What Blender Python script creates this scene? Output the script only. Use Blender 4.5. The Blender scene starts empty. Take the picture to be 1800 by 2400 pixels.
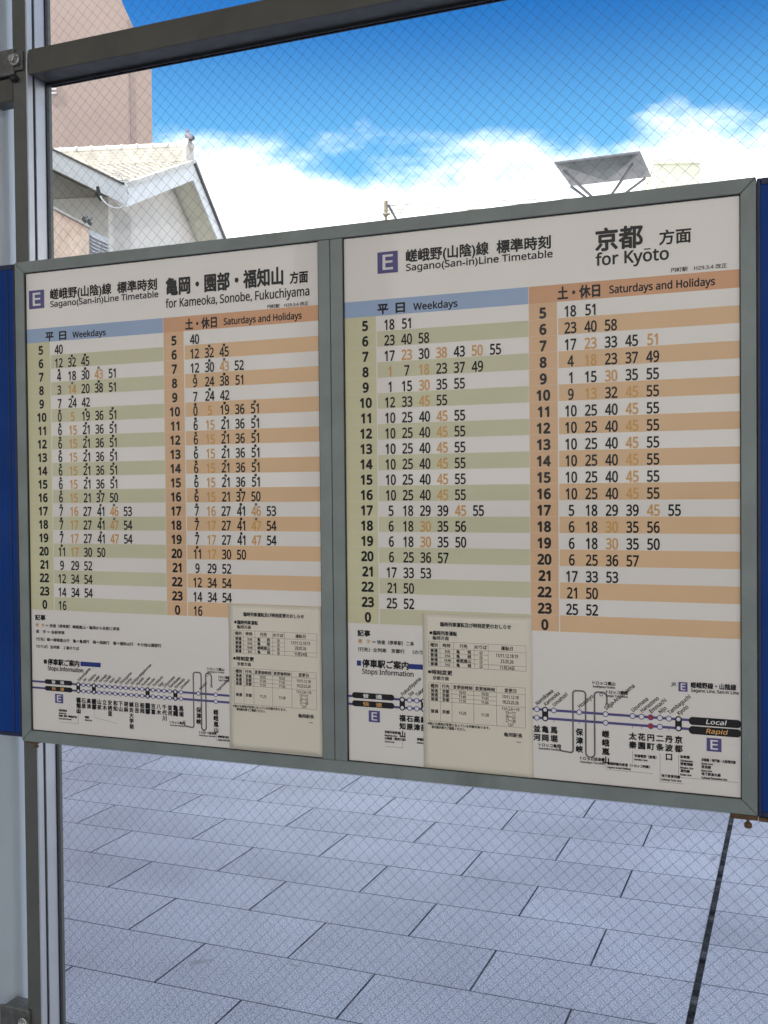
import bpy, bmesh, math, random
from mathutils import Vector, Matrix
R = math.radians
random.seed(7)
S = bpy.context.scene
C = S.collection

# ------------------------------------------------------------------ camera
EYE = 1.5
cd = bpy.data.cameras.new("camera")
cd.sensor_fit = 'VERTICAL'; cd.sensor_height = 36.0; cd.lens = 36.0 * 2414.0 / 2400.0
cd.clip_start = 0.05; cd.clip_end = 3000
cam = bpy.data.objects.new("camera", cd); C.objects.link(cam)
rx, ry, rz = Vector((0.927399, 0.373953, -0.009483)), Vector((0.001639, 0.021291, 0.999772)), Vector((0.37407, -0.927203, 0.019132))
M = Matrix(((rx.x, ry.x, rz.x, 0), (rx.y, ry.y, rz.y, 0), (rx.z, ry.z, rz.z, EYE), (0, 0, 0, 1)))
cam.matrix_world = M
S.camera = cam

# ------------------------------------------------------------------ world + sun + exposure
SUN_AZ, SUN_EL = R(-118.0), R(50.0)          # azimuth measured from +Y towards +X
wd = bpy.data.worlds.new("World"); S.world = wd; wd.use_nodes = True
nt = wd.node_tree; N = nt.nodes; L = nt.links
N.clear()
def nd(t, **k):
    n = N.new(t)
    for a, b in k.items(): setattr(n, a, b)
    return n
out = nd('ShaderNodeOutputWorld'); bg = nd('ShaderNodeBackground'); bg.inputs[1].default_value = 0.12
sky = nd('ShaderNodeTexSky'); sky.sky_type = 'NISHITA'; sky.sun_disc = False
sky.sun_elevation = SUN_EL; sky.sun_rotation = SUN_AZ
sky.air_density = 1.0; sky.dust_density = 0.3; sky.ozone_density = 3.0
tc = nd('ShaderNodeTexCoord'); sep = nd('ShaderNodeSeparateXYZ'); L.new(tc.outputs['Generated'], sep.inputs[0])
mp = nd('ShaderNodeMapping'); mp.inputs['Scale'].default_value = (7.0, 7.0, 15.0); mp.inputs['Location'].default_value = (2.9, 6.5, 1.7)
L.new(tc.outputs['Generated'], mp.inputs[0])
nz = nd('ShaderNodeTexNoise'); nz.inputs['Scale'].default_value = 1.0; nz.inputs['Detail'].default_value = 7.0; nz.inputs['Roughness'].default_value = 0.58
L.new(mp.outputs[0], nz.inputs['Vector'])
a1 = nd('ShaderNodeMath', operation='MULTIPLY_ADD'); a1.inputs[1].default_value = -24.0; a1.inputs[2].default_value = 24.0 * 0.315
L.new(sep.outputs['Z'], a1.inputs[0])
a2 = nd('ShaderNodeMath', operation='MULTIPLY_ADD'); a2.inputs[1].default_value = 3.9; a2.inputs[2].default_value = -1.95
L.new(nz.outputs['Fac'], a2.inputs[0])
a3 = nd('ShaderNodeMath', operation='ADD'); L.new(a1.outputs[0], a3.inputs[0]); L.new(a2.outputs[0], a3.inputs[1])
mr = nd('ShaderNodeMapRange', interpolation_type='SMOOTHSTEP'); mr.inputs['From Min'].default_value = -0.25; mr.inputs['From Max'].default_value = 1.5
L.new(a3.outputs[0], mr.inputs['Value'])
# a second bank of bright cloud, added above the frame to light paving and walls
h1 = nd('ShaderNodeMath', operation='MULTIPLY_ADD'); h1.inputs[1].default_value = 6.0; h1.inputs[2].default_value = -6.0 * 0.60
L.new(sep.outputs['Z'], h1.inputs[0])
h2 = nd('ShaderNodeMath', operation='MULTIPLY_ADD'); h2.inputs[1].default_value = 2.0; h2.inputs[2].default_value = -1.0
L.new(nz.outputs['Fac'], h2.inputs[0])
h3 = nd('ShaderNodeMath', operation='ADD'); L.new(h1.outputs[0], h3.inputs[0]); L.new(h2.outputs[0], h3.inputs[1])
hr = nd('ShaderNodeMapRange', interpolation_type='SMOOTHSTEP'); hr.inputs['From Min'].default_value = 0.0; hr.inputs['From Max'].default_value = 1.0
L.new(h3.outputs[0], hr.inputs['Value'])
hs = nd('ShaderNodeHueSaturation'); hs.inputs['Hue'].default_value = 0.508; hs.inputs['Saturation'].default_value = 1.42; hs.inputs['Value'].default_value = 0.60
L.new(sky.outputs[0], hs.inputs['Color'])
mx = nd('ShaderNodeMix', data_type='RGBA'); mx.inputs['B'].default_value = (11.0, 10.8, 10.2, 1)
# paler, more cyan air low over the roofs
lo = nd('ShaderNodeMapRange', interpolation_type='SMOOTHSTEP'); lo.inputs['From Min'].default_value = 0.43; lo.inputs['From Max'].default_value = 0.28; lo.inputs['To Max'].default_value = 0.8
L.new(sep.outputs['Z'], lo.inputs['Value'])
mlo = nd('ShaderNodeMix', data_type='RGBA'); mlo.inputs['B'].default_value = (0.85, 2.5, 4.2, 1)
L.new(lo.outputs[0], mlo.inputs['Factor']); L.new(hs.outputs[0], mlo.inputs['A'])
L.new(mr.outputs[0], mx.inputs['Factor']); L.new(mlo.outputs['Result'], mx.inputs['A'])
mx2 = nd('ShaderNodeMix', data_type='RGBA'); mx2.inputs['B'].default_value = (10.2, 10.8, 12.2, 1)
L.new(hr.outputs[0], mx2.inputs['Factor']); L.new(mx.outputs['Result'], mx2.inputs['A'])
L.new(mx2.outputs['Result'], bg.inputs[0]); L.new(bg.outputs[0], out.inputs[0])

sl = bpy.data.lights.new("sun", 'SUN'); sl.energy = 4.0; sl.angle = R(0.53); sl.color = (1.0, 0.95, 0.87)
so = bpy.data.objects.new("sun", sl); C.objects.link(so)
sd = Vector((math.sin(SUN_AZ) * math.cos(SUN_EL), math.cos(SUN_AZ) * math.cos(SUN_EL), math.sin(SUN_EL)))
so.rotation_euler = sd.to_track_quat('Z', 'Y').to_euler(); so.location = (0, 0, 30)
S.view_settings.view_transform = 'Standard'; S.view_settings.look = 'None'
S.view_settings.exposure = 1.26; S.view_settings.gamma = 1.0
S.view_settings.use_curve_mapping = False
S.cycles.max_bounces = 10; S.cycles.transparent_max_bounces = 24; S.cycles.caustics_reflective = False; S.cycles.caustics_refractive = False

# ------------------------------------------------------------------ materials
class G:
    """tiny node graph helper on one material"""
    def __init__(s, name, col=(.5, .5, .5), rough=.5, metal=0.0, spec=.5):
        s.m = bpy.data.materials.new(name); s.m.use_nodes = True
        s.t = s.m.node_tree; s.b = s.t.nodes["Principled BSDF"]
        s.b.inputs['Base Color'].default_value = (*col, 1); s.b.inputs['Roughness'].default_value = rough
        s.b.inputs['Metallic'].default_value = metal; s.b.inputs['Specular IOR Level'].default_value = spec
        s._c = None
    def n(s, t, ins=None, **k):
        x = s.t.nodes.new(t)
        for a, b in k.items(): setattr(x, a, b)
        for a, b in (ins or {}).items():
            if isinstance(b, bpy.types.NodeSocket): s.t.links.new(b, x.inputs[a])
            else: x.inputs[a].default_value = b
        return x
    def co(s):
        if s._c is None: s._c = s.n('ShaderNodeTexCoord').outputs['Object']
        return s._c
    def noise(s, scale, detail=4, rough=.55, stretch=None):
        v = s.co()
        if stretch: v = s.n('ShaderNodeMapping', {'Vector': v, 'Scale': stretch}).outputs[0]
        return s.n('ShaderNodeTexNoise', {'Vector': v, 'Scale': scale, 'Detail': detail, 'Roughness': rough}).outputs['Fac']
    def ramp(s, fac, *stops):
        r = s.n('ShaderNodeValToRGB', {'Fac': fac}); e = r.color_ramp.elements
        while len(e) < len(stops): e.new(0.5)
        for i, (p, c) in enumerate(stops):
            e[i].position = p; e[i].color = (*c, 1) if len(c) == 3 else c
        return r.outputs['Color']
    def math(s, op, a, b=0.0, c=0.0):
        return s.n('ShaderNodeMath', {0: a, 1: b, 2: c}, operation=op).outputs[0]
    def mix(s, f, a, b, blend='MIX'):
        a = (*a, 1) if isinstance(a, tuple) and len(a) == 3 else a
        b = (*b, 1) if isinstance(b, tuple) and len(b) == 3 else b
        return s.n('ShaderNodeMix', {'Factor': f, 'A': a, 'B': b}, data_type='RGBA', blend_type=blend).outputs['Result'] if False else s._mix(f, a, b, blend)
    def _mix(s, f, a, b, blend):
        x = s.t.nodes.new('ShaderNodeMix'); x.data_type = 'RGBA'; x.blend_type = blend
        for i, v in ((0, f), (6, a), (7, b)):
            if isinstance(v, bpy.types.NodeSocket): s.t.links.new(v, x.inputs[i])
            else: x.inputs[i].default_value = v
        return x.outputs[2]
    def col(s, c): s.t.links.new(c, s.b.inputs['Base Color'])
    def rough(s, c): s.t.links.new(c, s.b.inputs['Roughness'])
    def bump(s, h, strength=.2, dist=.01):
        x = s.n('ShaderNodeBump', {'Height': h, 'Strength': strength, 'Distance': dist})
        s.t.links.new(x.outputs[0], s.b.inputs['Normal'])

def paint(name, col, rough=.45, metal=0.0, var=.12, scale=14, dirt=.25, dirtcol=(.05, .045, .035), bump=.03, coat=0.0):
    g = G(name, col, rough, metal)
    a = tuple(max(0, c * (1 - var)) for c in col); b = tuple(c * (1 + var) for c in col)
    c = g.ramp(g.noise(scale, 5), (.3, a), (.7, b))
    if dirt:
        f = g.ramp(g.noise(scale * .6, 8, .7, (1, 1, .35)), (.56, (0, 0, 0)), (.80, (dirt, dirt, dirt)))
        c = g.mix(f, c, dirtcol)
        k = g.ramp(g.noise(46, 6, .7, (1, 1, .12)), (.66, (0, 0, 0)), (.74, (dirt * .8,) * 3))
        c = g.mix(k, c, tuple(min(1, q * 1.7 + .05) for q in col))
    g.col(c)
    g.rough(g.ramp(g.noise(scale * 3, 4), (.3, (rough * .85,) * 3), (.7, (min(1, rough * 1.15),) * 3)))
    if bump: g.bump(g.noise(scale * 22, 3), bump, .002)
    if coat: g.b.inputs['Coat Weight'].default_value = coat; g.b.inputs['Coat Roughness'].default_value = .08
    return g.m

MT = {}
MT['frame'] = paint('frame_paint', (.205, .240, .222), .42, 0, .14, 9, .6, (.05, .048, .04), .04)
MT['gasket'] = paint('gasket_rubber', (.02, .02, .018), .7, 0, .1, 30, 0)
MT['blue'] = paint('blue_paint', (.001, .040, .215), .55, 0, .16, 5, .3, (.002, .012, .045), .03)
MT['blue'].node_tree.nodes['Principled BSDF'].inputs['Specular IOR Level'].default_value = .18
MT['blue_edge'] = paint('blue_edge_paint', (.003, .011, .05), .5, 0, .14, 5, .25, (.006, .02, .06), .03)
MT['rust'] = paint('rusty_steel', (.12, .068, .03), .75, .2, .45, 40, .6, (.03, .017, .01), .3)
MT['post'] = paint('grey_post_paint', (.105, .108, .095), .5, .1, .10, 12, .3, (.03, .03, .025), .03)
MT['alu'] = paint('brushed_aluminium', (.52, .53, .57), .42, .35, .06, 10, .3, (.12, .12, .12), .03)
MT['groove'] = paint('dark_groove_rubber', (.012, .012, .016), .6, 0, .1, 30, 0)
MT['beam'] = paint('dark_beam_paint', (.085, .082, .066), .48, .1, .12, 10, .3, (.03, .03, .025), .03)
MT['column'] = paint('pale_column_paint', (.45, .51, .55), .45, 0, .05, 4, .18, (.15, .16, .16), .02)
MT['cast'] = paint('dark_cast_metal', (.13, .13, .12), .5, .5, .3, 60, .4, (.02, .02, .02), .15)
MT['chrome'] = paint('bolt_steel', (.55, .55, .52), .28, 1, .1, 80, 0)
MT['concrete'] = paint('viaduct_concrete', (.56, .50, .43), .85, 0, .12, .5, .3, (.2, .19, .18), .1)
MT['wire'] = G('wire_steel', (.075, .10, .14), .5, .3).m

def print_ink(name, col, rough=.42):
    g = G(name, col, rough)
    g.col(g.ramp(g.noise(3, 3), (.3, tuple(c * .93 for c in col)), (.7, tuple(min(1, c * 1.05) for c in col))))
    g.b.inputs['Coat Weight'].default_value = .10; g.b.inputs['Coat Roughness'].default_value = .06; g.b.inputs['Specular IOR Level'].default_value = .25
    return g.m
def paper(name, col, stain):
    g = G(name, col, .45)
    c = g.ramp(g.noise(2.2, 4), (.3, tuple(x * .94 for x in col)), (.7, col))
    f = g.ramp(g.noise(5, 7, .65), (.60, (0, 0, 0)), (.85, (.5, .5, .5)))
    g._last = g.mix(f, c, stain)
    k = g.ramp(g.noise(3.2, 9, .72, (1, 1, 9)), (.665, (0, 0, 0)), (.72, (.35, .35, .35)))
    st = g.mix(k, g._last, tuple(x * .62 for x in col)); g.col(st)
    g.bump(g.noise(4.5, 2), .12, .02)
    g.b.inputs['Coat Weight'].default_value = .40; g.b.inputs['Coat Roughness'].default_value = .05
    return g.m
MT['sheet'] = paper('poster_paper', (.84, .79, .715), (.66, .59, .49))
MT['notice'] = paper('notice_paper', (.80, .735, .585), (.66, .58, .42))
MT['black'] = print_ink('black_ink', (.010, .0095, .010))
MT['amber'] = print_ink('amber_ink', (.68, .38, .12))
MT['navy'] = print_ink('navy_ink', (.02, .04, .22))
MT['violet'] = print_ink('violet_ink', (.10, .085, .24))
MT['white'] = print_ink('white_ink', (.78, .76, .74))
MT['redink'] = print_ink('red_ink', (.45, .03, .05))
MT['greyink'] = print_ink('grey_ink', (.15, .145, .14))
MT['blueband'] = print_ink('pale_blue_ink', (.36, .47, .65))
MT['orangeband'] = print_ink('salmon_ink', (.72, .39, .21))
MT['stripe_green'] = print_ink('olive_stripe_ink', (.655, .63, .415))
MT['hour_green'] = print_ink('olive_column_ink', (.675, .645, .40))
MT['stripe_orange'] = print_ink('orange_stripe_ink', (.79, .53, .30))
MT['hour_orange'] = print_ink('orange_column_ink', (.775, .50, .285))

def glass_mat():
    m = bpy.data.materials.new('clear_glass'); m.use_nodes = True
    t = m.node_tree; t.nodes.clear()
    o = t.nodes.new('ShaderNodeOutputMaterial'); mix = t.nodes.new('ShaderNodeMixShader')
    tr = t.nodes.new('ShaderNodeBsdfTransparent'); tr.inputs[0].default_value = (.965, .985, .98, 1)
    gl = t.nodes.new('ShaderNodeBsdfGlossy'); gl.inputs['Roughness'].default_value = .02; gl.inputs['Color'].default_value = (.9, .9, .9, 1)
    fr = t.nodes.new('ShaderNodeFresnel'); fr.inputs[0].default_value = 1.3
    ge = t.nodes.new('ShaderNodeNewGeometry'); iv = t.nodes.new('ShaderNodeMath'); iv.operation = 'SUBTRACT'; iv.inputs[0].default_value = 1.0
    mu = t.nodes.new('ShaderNodeMath'); mu.operation = 'MULTIPLY'
    t.links.new(ge.outputs['Backfacing'], iv.inputs[1]); t.links.new(fr.outputs[0], mu.inputs[0]); t.links.new(iv.outputs[0], mu.inputs[1])
    t.links.new(mu.outputs[0], mix.inputs[0]); t.links.new(tr.outputs[0], mix.inputs[1]); t.links.new(gl.outputs[0], mix.inputs[2])
    t.links.new(mix.outputs[0], o.inputs[0])
    return m
MT['glass'] = glass_mat()

# ------------------------------------------------------------------ mesh helpers
class MB:
    def __init__(s): s.v = []; s.f = []
    def add(s, vs, fs):
        o = len(s.v); s.v += [tuple(v) for v in vs]; s.f += [tuple(i + o for i in f) for f in fs]; return s
    def box(s, x0, x1, y0, y1, z0, z1):
        return s.add([(x, y, z) for x in (x0, x1) for y in (y0, y1) for z in (z0, z1)],
                     [(0, 1, 3, 2), (4, 6, 7, 5), (0, 4, 5, 1), (2, 3, 7, 6), (0, 2, 6, 4), (1, 5, 7, 3)])
    def prism(s, pts, d):
        """closed polygon pts (3D) extruded by vector d"""
        n = len(pts); a = [Vector(p) for p in pts]; b = [p + Vector(d) for p in a]
        return s.add(a + b, [tuple(range(n))[::-1], tuple(range(n, 2 * n))] + [(i, (i + 1) % n, n + (i + 1) % n, n + i) for i in range(n)])
    def tube(s, pts, r, seg=8, cap=True):
        pts = [Vector(p) for p in pts]; n = len(pts)
        rs = r if isinstance(r, (list, tuple)) else [r] * n
        vs = []; up = Vector((0, 0, 1))
        for i, p in enumerate(pts):
            d = (pts[min(i + 1, n - 1)] - pts[max(i - 1, 0)]).normalized()
            a = d.cross(up)
            if a.length < 1e-3: a = d.cross(Vector((1, 0, 0)))
            a.normalize(); b = a.cross(d)
            vs += [p + (a * math.cos(2 * math.pi * k / seg) + b * math.sin(2 * math.pi * k / seg)) * rs[i] for k in range(seg)]
        fs = [(i * seg + k, i * seg + (k + 1) % seg, (i + 1) * seg + (k + 1) % seg, (i + 1) * seg + k) for i in range(n - 1) for k in range(seg)]
        if cap: fs += [tuple(range(seg))[::-1], tuple(range((n - 1) * seg, n * seg))]
        return s.add(vs, fs)
    def build(s, name, mat, parent=None, bevel=0.0, smooth=False, recalc=True):
        o_ = parent.matrix_world.translation if parent is not None and not parent.get('_sub') else Vector((0, 0, 0))
        base = Vector(parent['_base']) if parent is not None else Vector((0, 0, 0))
        me = bpy.data.meshes.new(name); me.from_pydata([tuple(Vector(v) - base) for v in s.v], [], s.f); me.update()
        if recalc:
            bm = bmesh.new(); bm.from_mesh(me); bmesh.ops.recalc_face_normals(bm, faces=bm.faces); bm.to_mesh(me); bm.free()
        if smooth:
            for p in me.polygons: p.use_smooth = True
        me.materials.append(mat)
        ob = bpy.data.objects.new(name, me); C.objects.link(ob)
        if parent is not None: ob.parent = parent
        ob['_base'] = tuple(base)
        if bevel:
            b = ob.modifiers.new('edge', 'BEVEL'); b.width = bevel; b.segments = 2; b.limit_method = 'ANGLE'
        return ob

def thing(name, loc, label, cat, group=None):
    o = bpy.data.objects.new(name, None); C.objects.link(o); o.location = loc; o.empty_display_size = .1
    o['_base'] = tuple(loc); o['label'] = label; o['category'] = cat
    if group: o['group'] = group
    return o
def tag(o, label, cat, group=None):
    o['label'] = label; o['category'] = cat
    if group: o['group'] = group
    return o
def struct(o): o['kind'] = 'structure'; return o

# ------------------------------------------------------------------ lettering
_cache = {}
def math_letters(s, bold):
    o = ''
    for ch in s:
        if 'A' <= ch <= 'Z': o += chr((0x1D5D4 if bold else 0x1D5A0) + ord(ch) - 65)
        elif 'a' <= ch <= 'z': o += chr((0x1D5EE if bold else 0x1D5BA) + ord(ch) - 97)
        elif '0' <= ch <= '9': o += chr((0x1D7EC if bold else 0x1D7E2) + ord(ch) - 48)
        else: o += ch
    return o
def glyphs(s, bold, res):
    key = (s, bold, res)
    if key not in _cache:
        cu = bpy.data.curves.new('lettering_source', 'FONT'); cu.body = math_letters(s, bold); cu.size = 1.0
        cu.resolution_u = res; cu.fill_mode = 'FRONT'
        ob = bpy.data.objects.new('lettering_source', cu); C.objects.link(ob)
        bpy.context.view_layer.update()
        me = bpy.data.meshes.new_from_object(ob.evaluated_get(bpy.context.evaluated_depsgraph_get()))
        vs = [(v.co.x, v.co.y) for v in me.vertices]; fs = [tuple(p.vertices) for p in me.polygons]
        bpy.data.objects.remove(ob); bpy.data.curves.remove(cu); bpy.data.meshes.remove(me)
        xs = [v[0] for v in vs] or [0, 1]
        _cache[key] = (vs, fs, min(xs), max(xs))
    return _cache[key]

class Sheet:
    """printed page: u to the right and v down in millimetres, mapped into the plane of the display case"""
    def __init__(s, left, top, Y, parent, bulge=None):
        s.left, s.top, s.Y, s.parent = left, top, Y, parent
        s.k = Y / 1.85; s.ink = {}; s.bulge = bulge
    def P(s, u, v, lift):
        x = s.left + u / 1000; z = s.top - v / 1000
        y = s.Y - lift
        if s.bulge: y -= s.bulge(u, v)
        return (x * s.k, y, EYE + (z - EYE) * s.k)
    def mb(s, key):
        if key not in s.ink: s.ink[key] = MB()
        return s.ink[key]
    def rect(s, key, u0, u1, v0, v1, lift=.0003):
        s.mb(key).add([s.P(u0, v0, lift), s.P(u0, v1, lift), s.P(u1, v1, lift), s.P(u1, v0, lift)], [(0, 1, 2, 3)])
    def quad(s, key, pts, lift):
        s.mb(key).add([s.P(u, v, lift) for u, v in pts], [tuple(range(len(pts)))])
    def line(s, key, pts, w, lift=.0006):
        for (a, b), (c, d) in zip(pts, pts[1:]):
            dx, dy = c - a, d - b; l = math.hypot(dx, dy) or 1; nx, ny = -dy / l * w / 2, dx / l * w / 2
            ex, ey = dx / l * w * .3, dy / l * w * .3
            s.quad(key, [(a - ex + nx, b - ey + ny), (a - ex - nx, b - ey - ny), (c + ex - nx, d + ey - ny), (c + ex + nx, d + ey + ny)], lift); lift += .000004
    def disc(s, key, u, v, r, lift=.0007, n=20):
        s.quad(key, [(u + r * math.cos(2 * math.pi * i / n), v + r * math.sin(2 * math.pi * i / n)) for i in range(n)], lift)
    def text(s, key, t, u, v, size, u1=None, xs=None, bold=False, fat=0.0, rot=0.0, center=False, lift=.0007, res=3, slant=0.0):
        """left edge u, baseline v, em size in mm; fitted to reach u1 if given"""
        vs, fs, a, b = glyphs(t, bold, res)
        if u1 is not None: sx = (u1 - u) / max(1e-6, b - a)
        else: sx = size * (xs or 1.0)
        off = -a * sx
        if center: off = -(a + b) / 2 * sx
        ca, sa = math.cos(rot), math.sin(rot)
        shifts = [(0, 0)]
        fat *= 1.3
        if fat: shifts = [(fat * math.cos(q * math.pi / 4), fat * math.sin(q * math.pi / 4)) for q in range(8)] + [(0, 0)]
        m = s.mb(key)
        for i, (dx, dy) in enumerate(shifts):
            pts = []
            for x, y in vs:
                X = x * sx + off + y * size * slant; Y = y * size
                pts.append(s.P(u + dx + X * ca - Y * sa, v + dy - (X * sa + Y * ca), lift + i * .000008))
            m.add(pts, fs)
    def vtext(s, key, t, u, v, size, pitch, fat=0.0):
        for i, ch in enumerate(t): s.text(key, ch, u, v + size * .86 + i * pitch, size, center=True, fat=fat)
    def finish(s, names):
        for key, m in s.ink.items():
            if m.v: m.build(names.get(key, key), MT[key], s.parent, recalc=False)

# ------------------------------------------------------------------ the place: ground
def ground_mats():
    g = G('granite_paving', (.4, .42, .46), .6)
    sp = g.n('ShaderNodeSeparateXYZ', {0: g.co()})
    X, Y = sp.outputs[0], sp.outputs[1]
    row = g.math('FLOOR', g.math('DIVIDE', g.math('SUBTRACT', Y, 2.934), .2925))
    fy = g.math('FRACT', g.math('DIVIDE', g.math('SUBTRACT', Y, 2.934), .2925))
    par = g.math('ABSOLUTE', g.math('MODULO', row, 2.0))
    xx = g.math('DIVIDE', g.math('ADD', g.math('MULTIPLY_ADD', par, .307, X), .307 - .0), .614)
    fx = g.math('FRACT', xx); colr = g.math('FLOOR', xx)
    def edge(f, w):       # 1 inside the joint
        d = g.math('MINIMUM', f, g.math('SUBTRACT', 1.0, f))
        return g.n('ShaderNodeMapRange', {'Value': d, 'From Min': w * .55, 'From Max': w, 'To Min': 1.0, 'To Max': 0.0}).outputs[0]
    jx, jy = edge(fx, .0066), edge(fy, .0118)
    jx = g.math('MULTIPLY', jx, g.math('GREATER_THAN', g.math('ABSOLUTE', g.math('ADD', X, .29)), .2))
    rnd = g.n('ShaderNodeTexWhiteNoise', {'Vector': g.n('ShaderNodeCombineXYZ', {0: row, 1: colr}).outputs[0]}, noise_dimensions='2D')
    base = g.ramp(rnd.outputs['Value'], (0, (.208, .222, .282)), (1, (.250, .266, .334)))
    sp1 = g.ramp(g.noise(210, 3, .65), (.36, (.18, .18, .21)), (.48, (.96, .96, .97)), (.66, (1.75, 1.72, 1.66)))
    c = g.mix(1.0, base, sp1, 'MULTIPLY')
    sp2 = g.ramp(g.noise(520, 2, .5), (.36, (.55, .55, .58)), (.50, (1, 1, 1)), (.66, (1.25, 1.25, 1.25)))
    c = g.mix(.8, c, sp2, 'MULTIPLY')
    blot = g.ramp(g.noise(1.6, 5, .6), (.32, (.80, .80, .81)), (.68, (1.10, 1.10, 1.09)))
    c = g.mix(1.0, c, blot, 'MULTIPLY')
    spot = g.ramp(g.noise(7, 3, .5), (.715, (0, 0, 0)), (.74, (.6, .6, .6)))
    c = g.mix(spot, c, (.10, .10, .12))
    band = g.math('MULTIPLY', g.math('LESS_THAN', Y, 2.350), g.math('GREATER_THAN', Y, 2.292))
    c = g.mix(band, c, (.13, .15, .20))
    # the joint beside a paver is irregular: it opens and silts up along its run
    wob = g.ramp(g.noise(9, 4), (.35, (.82, .82, .82)), (.55, (1, 1, 1)))
    j = g.math('MULTIPLY', g.math('MAXIMUM', jx, g.math('MULTIPLY', jy, .85)), wob)
    c = g.mix(j, c, (.018, .022, .036))
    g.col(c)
    h = g.math('SUBTRACT', g.math('MULTIPLY', g.noise(230, 3), .35), g.math('MULTIPLY', j, 1.2))
    g.bump(h, .5, .003)
    rg = g.ramp(g.noise(60, 3), (.3, (.38,) * 3), (.7, (.60,) * 3))
    g.rough(g.mix(j, rg, (.97, .97, .97)))
    g.t.links.new(g.math('MULTIPLY_ADD', j, -.45, .45), g.b.inputs['Specular IOR Level'])
    a = G('road_asphalt', (.05, .05, .052), .85); a.col(a.ramp(a.noise(60, 4), (.3, (.035,) * 3), (.7, (.07, .07, .068)))); a.bump(a.noise(200, 2), .4, .004)
    return g.m, a.m
MT['paving'], MT['asphalt'] = ground_mats()
gb = MB(); gb.add([(-900, -900, -.14), (900, -900, -.14), (900, 900, -.14), (-900, 900, -.14)], [(0, 1, 2, 3)])
struct(gb.build('ground', MT['asphalt']))
pv = MB(); pv.box(-30, -.300, -12, 24, -.15, 0); pv.box(-.278, 18, -12, 24, -.15, 0)
struct(pv.build('paving', MT['paving']))

# drain slot between the two fields of paving
dg = thing('drain_channel', (-.289, 2, -.02), 'narrow dark slot drain running away across the grey paving slabs', 'drain')
gd = G('drain_silt', (.03, .03, .035), .9, 0, .08)
gd.col(gd.ramp(gd.noise(14, 4, .7, (.2, 1, 1)), (.38, (.004, .004, .006)), (.55, (.03, .031, .036)), (.70, (.10, .105, .115)))); MT['silt'] = gd.m
m = MB(); m.box(-.2985, -.2795, -12, 24, -.06, -.007); m.build('channel_bed', MT['silt'], dg)
MT['slot'] = paint('slot_steel', (.05, .055, .07), .5, .5, .6, 25, .5, (.008, .008, .01), .1)
m = MB(); m.box(-.2998, -.2986, -12, 24, -.06, -.002); m.build('slot_edge', MT['slot'], dg)
m = MB(); m.box(-.2794, -.2782, -12, 24, -.06, -.002); m.build('slot_edge', MT['slot'], dg)

# the station concourse: a deck over the camera and board, and an unseen block added on the left to keep sun off the pavement
vb = MB(); vb.box(-40, 30, -7.5, 1.75, 5.0, 6.4)
for x in range(-36, 30, 6): vb.box(x, x + .6, -7.4, 1.65, 4.5, 5.0)
for x in range(-30, 30, 5): vb.box(x, x + .8, -7.0, -6.2, 0, 4.49)
struct(vb.build('viaduct_deck', MT['concrete']))
vb = MB(); vb.box(-34, -12.5, -9.2, 9.2, 0, 18)
struct(vb.build('added_shade_block', MT['concrete']))

# ------------------------------------------------------------------ glazed screen: post, beam, glass
PX0, PX1, PY0, PY1 = -1.682, -1.6405, 1.905, 1.988
PTOP = 3.4
def make_post(x0, label):
    x1 = x0 + (PX1 - PX0)
    t = thing('screen_post', (x0 + .02, 1.94, 0), label, 'post')
    m = MB(); m.box(x0, x1 - .004, PY0, PY1, 0, PTOP); m.build('post_body', MT['post'], t, bevel=.0015)
    m = MB(); m.box(x1 - .0042, x1, PY0 + .0006, 1.9228, .001, PTOP - .001); m.build('side_strip', MT['alu'], t, bevel=.0006)
    m = MB(); m.box(x1 - .0042, x1, 1.9318, 1.9658, .001, PTOP - .001); m.build('side_strip', MT['alu'], t, bevel=.0006)
    m = MB(); m.box(x1 - .0042, x1 - .0028, 1.9229, 1.9317, .001, PTOP - .001); m.build('side_groove', MT['groove'], t)
    m = MB(); m.box(x1 - .0042, x1 + .003, 1.9660, 1.9752, .001, PTOP - .001); m.build('glazing_gasket', MT['groove'], t)
    m = MB(); m.box(x1 - .0042, x1 + .0005, 1.9754, 1.9876, .001, PTOP - .001); m.build('glazing_bead', MT['post'], t, bevel=.0006)
    m = MB(); m.box(x0 - .04, x1 + .04, PY0 - .03, PY1 + .03, .0, .012)
    m.build('base_plate', MT['alu'], t, bevel=.002)
    return t
make_post(PX0, 'grey aluminium screen post with silver grooved side left of the timetable board')
make_post(.03, 'grey aluminium screen post behind the right blue panel')

bt = thing('cross_beam', (-1.64, 1.95, 2.465), 'dark grey crossbar of the glass screen running above the timetable board', 'beam')
m = MB(); m.box(-1.637, .03, 1.905, 1.9915, 2.4650, 2.5218); m.build('beam_body', MT['beam'], bt, bevel=.0022)
m = MB(); m.box(-1.630, .028, 1.964, 1.968, 2.4595, 2.4649); m.box(-1.630, .028, 1.975, 1.979, 2.4595, 2.4649)
m.build('glazing_gasket', MT['groove'], bt)

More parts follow.
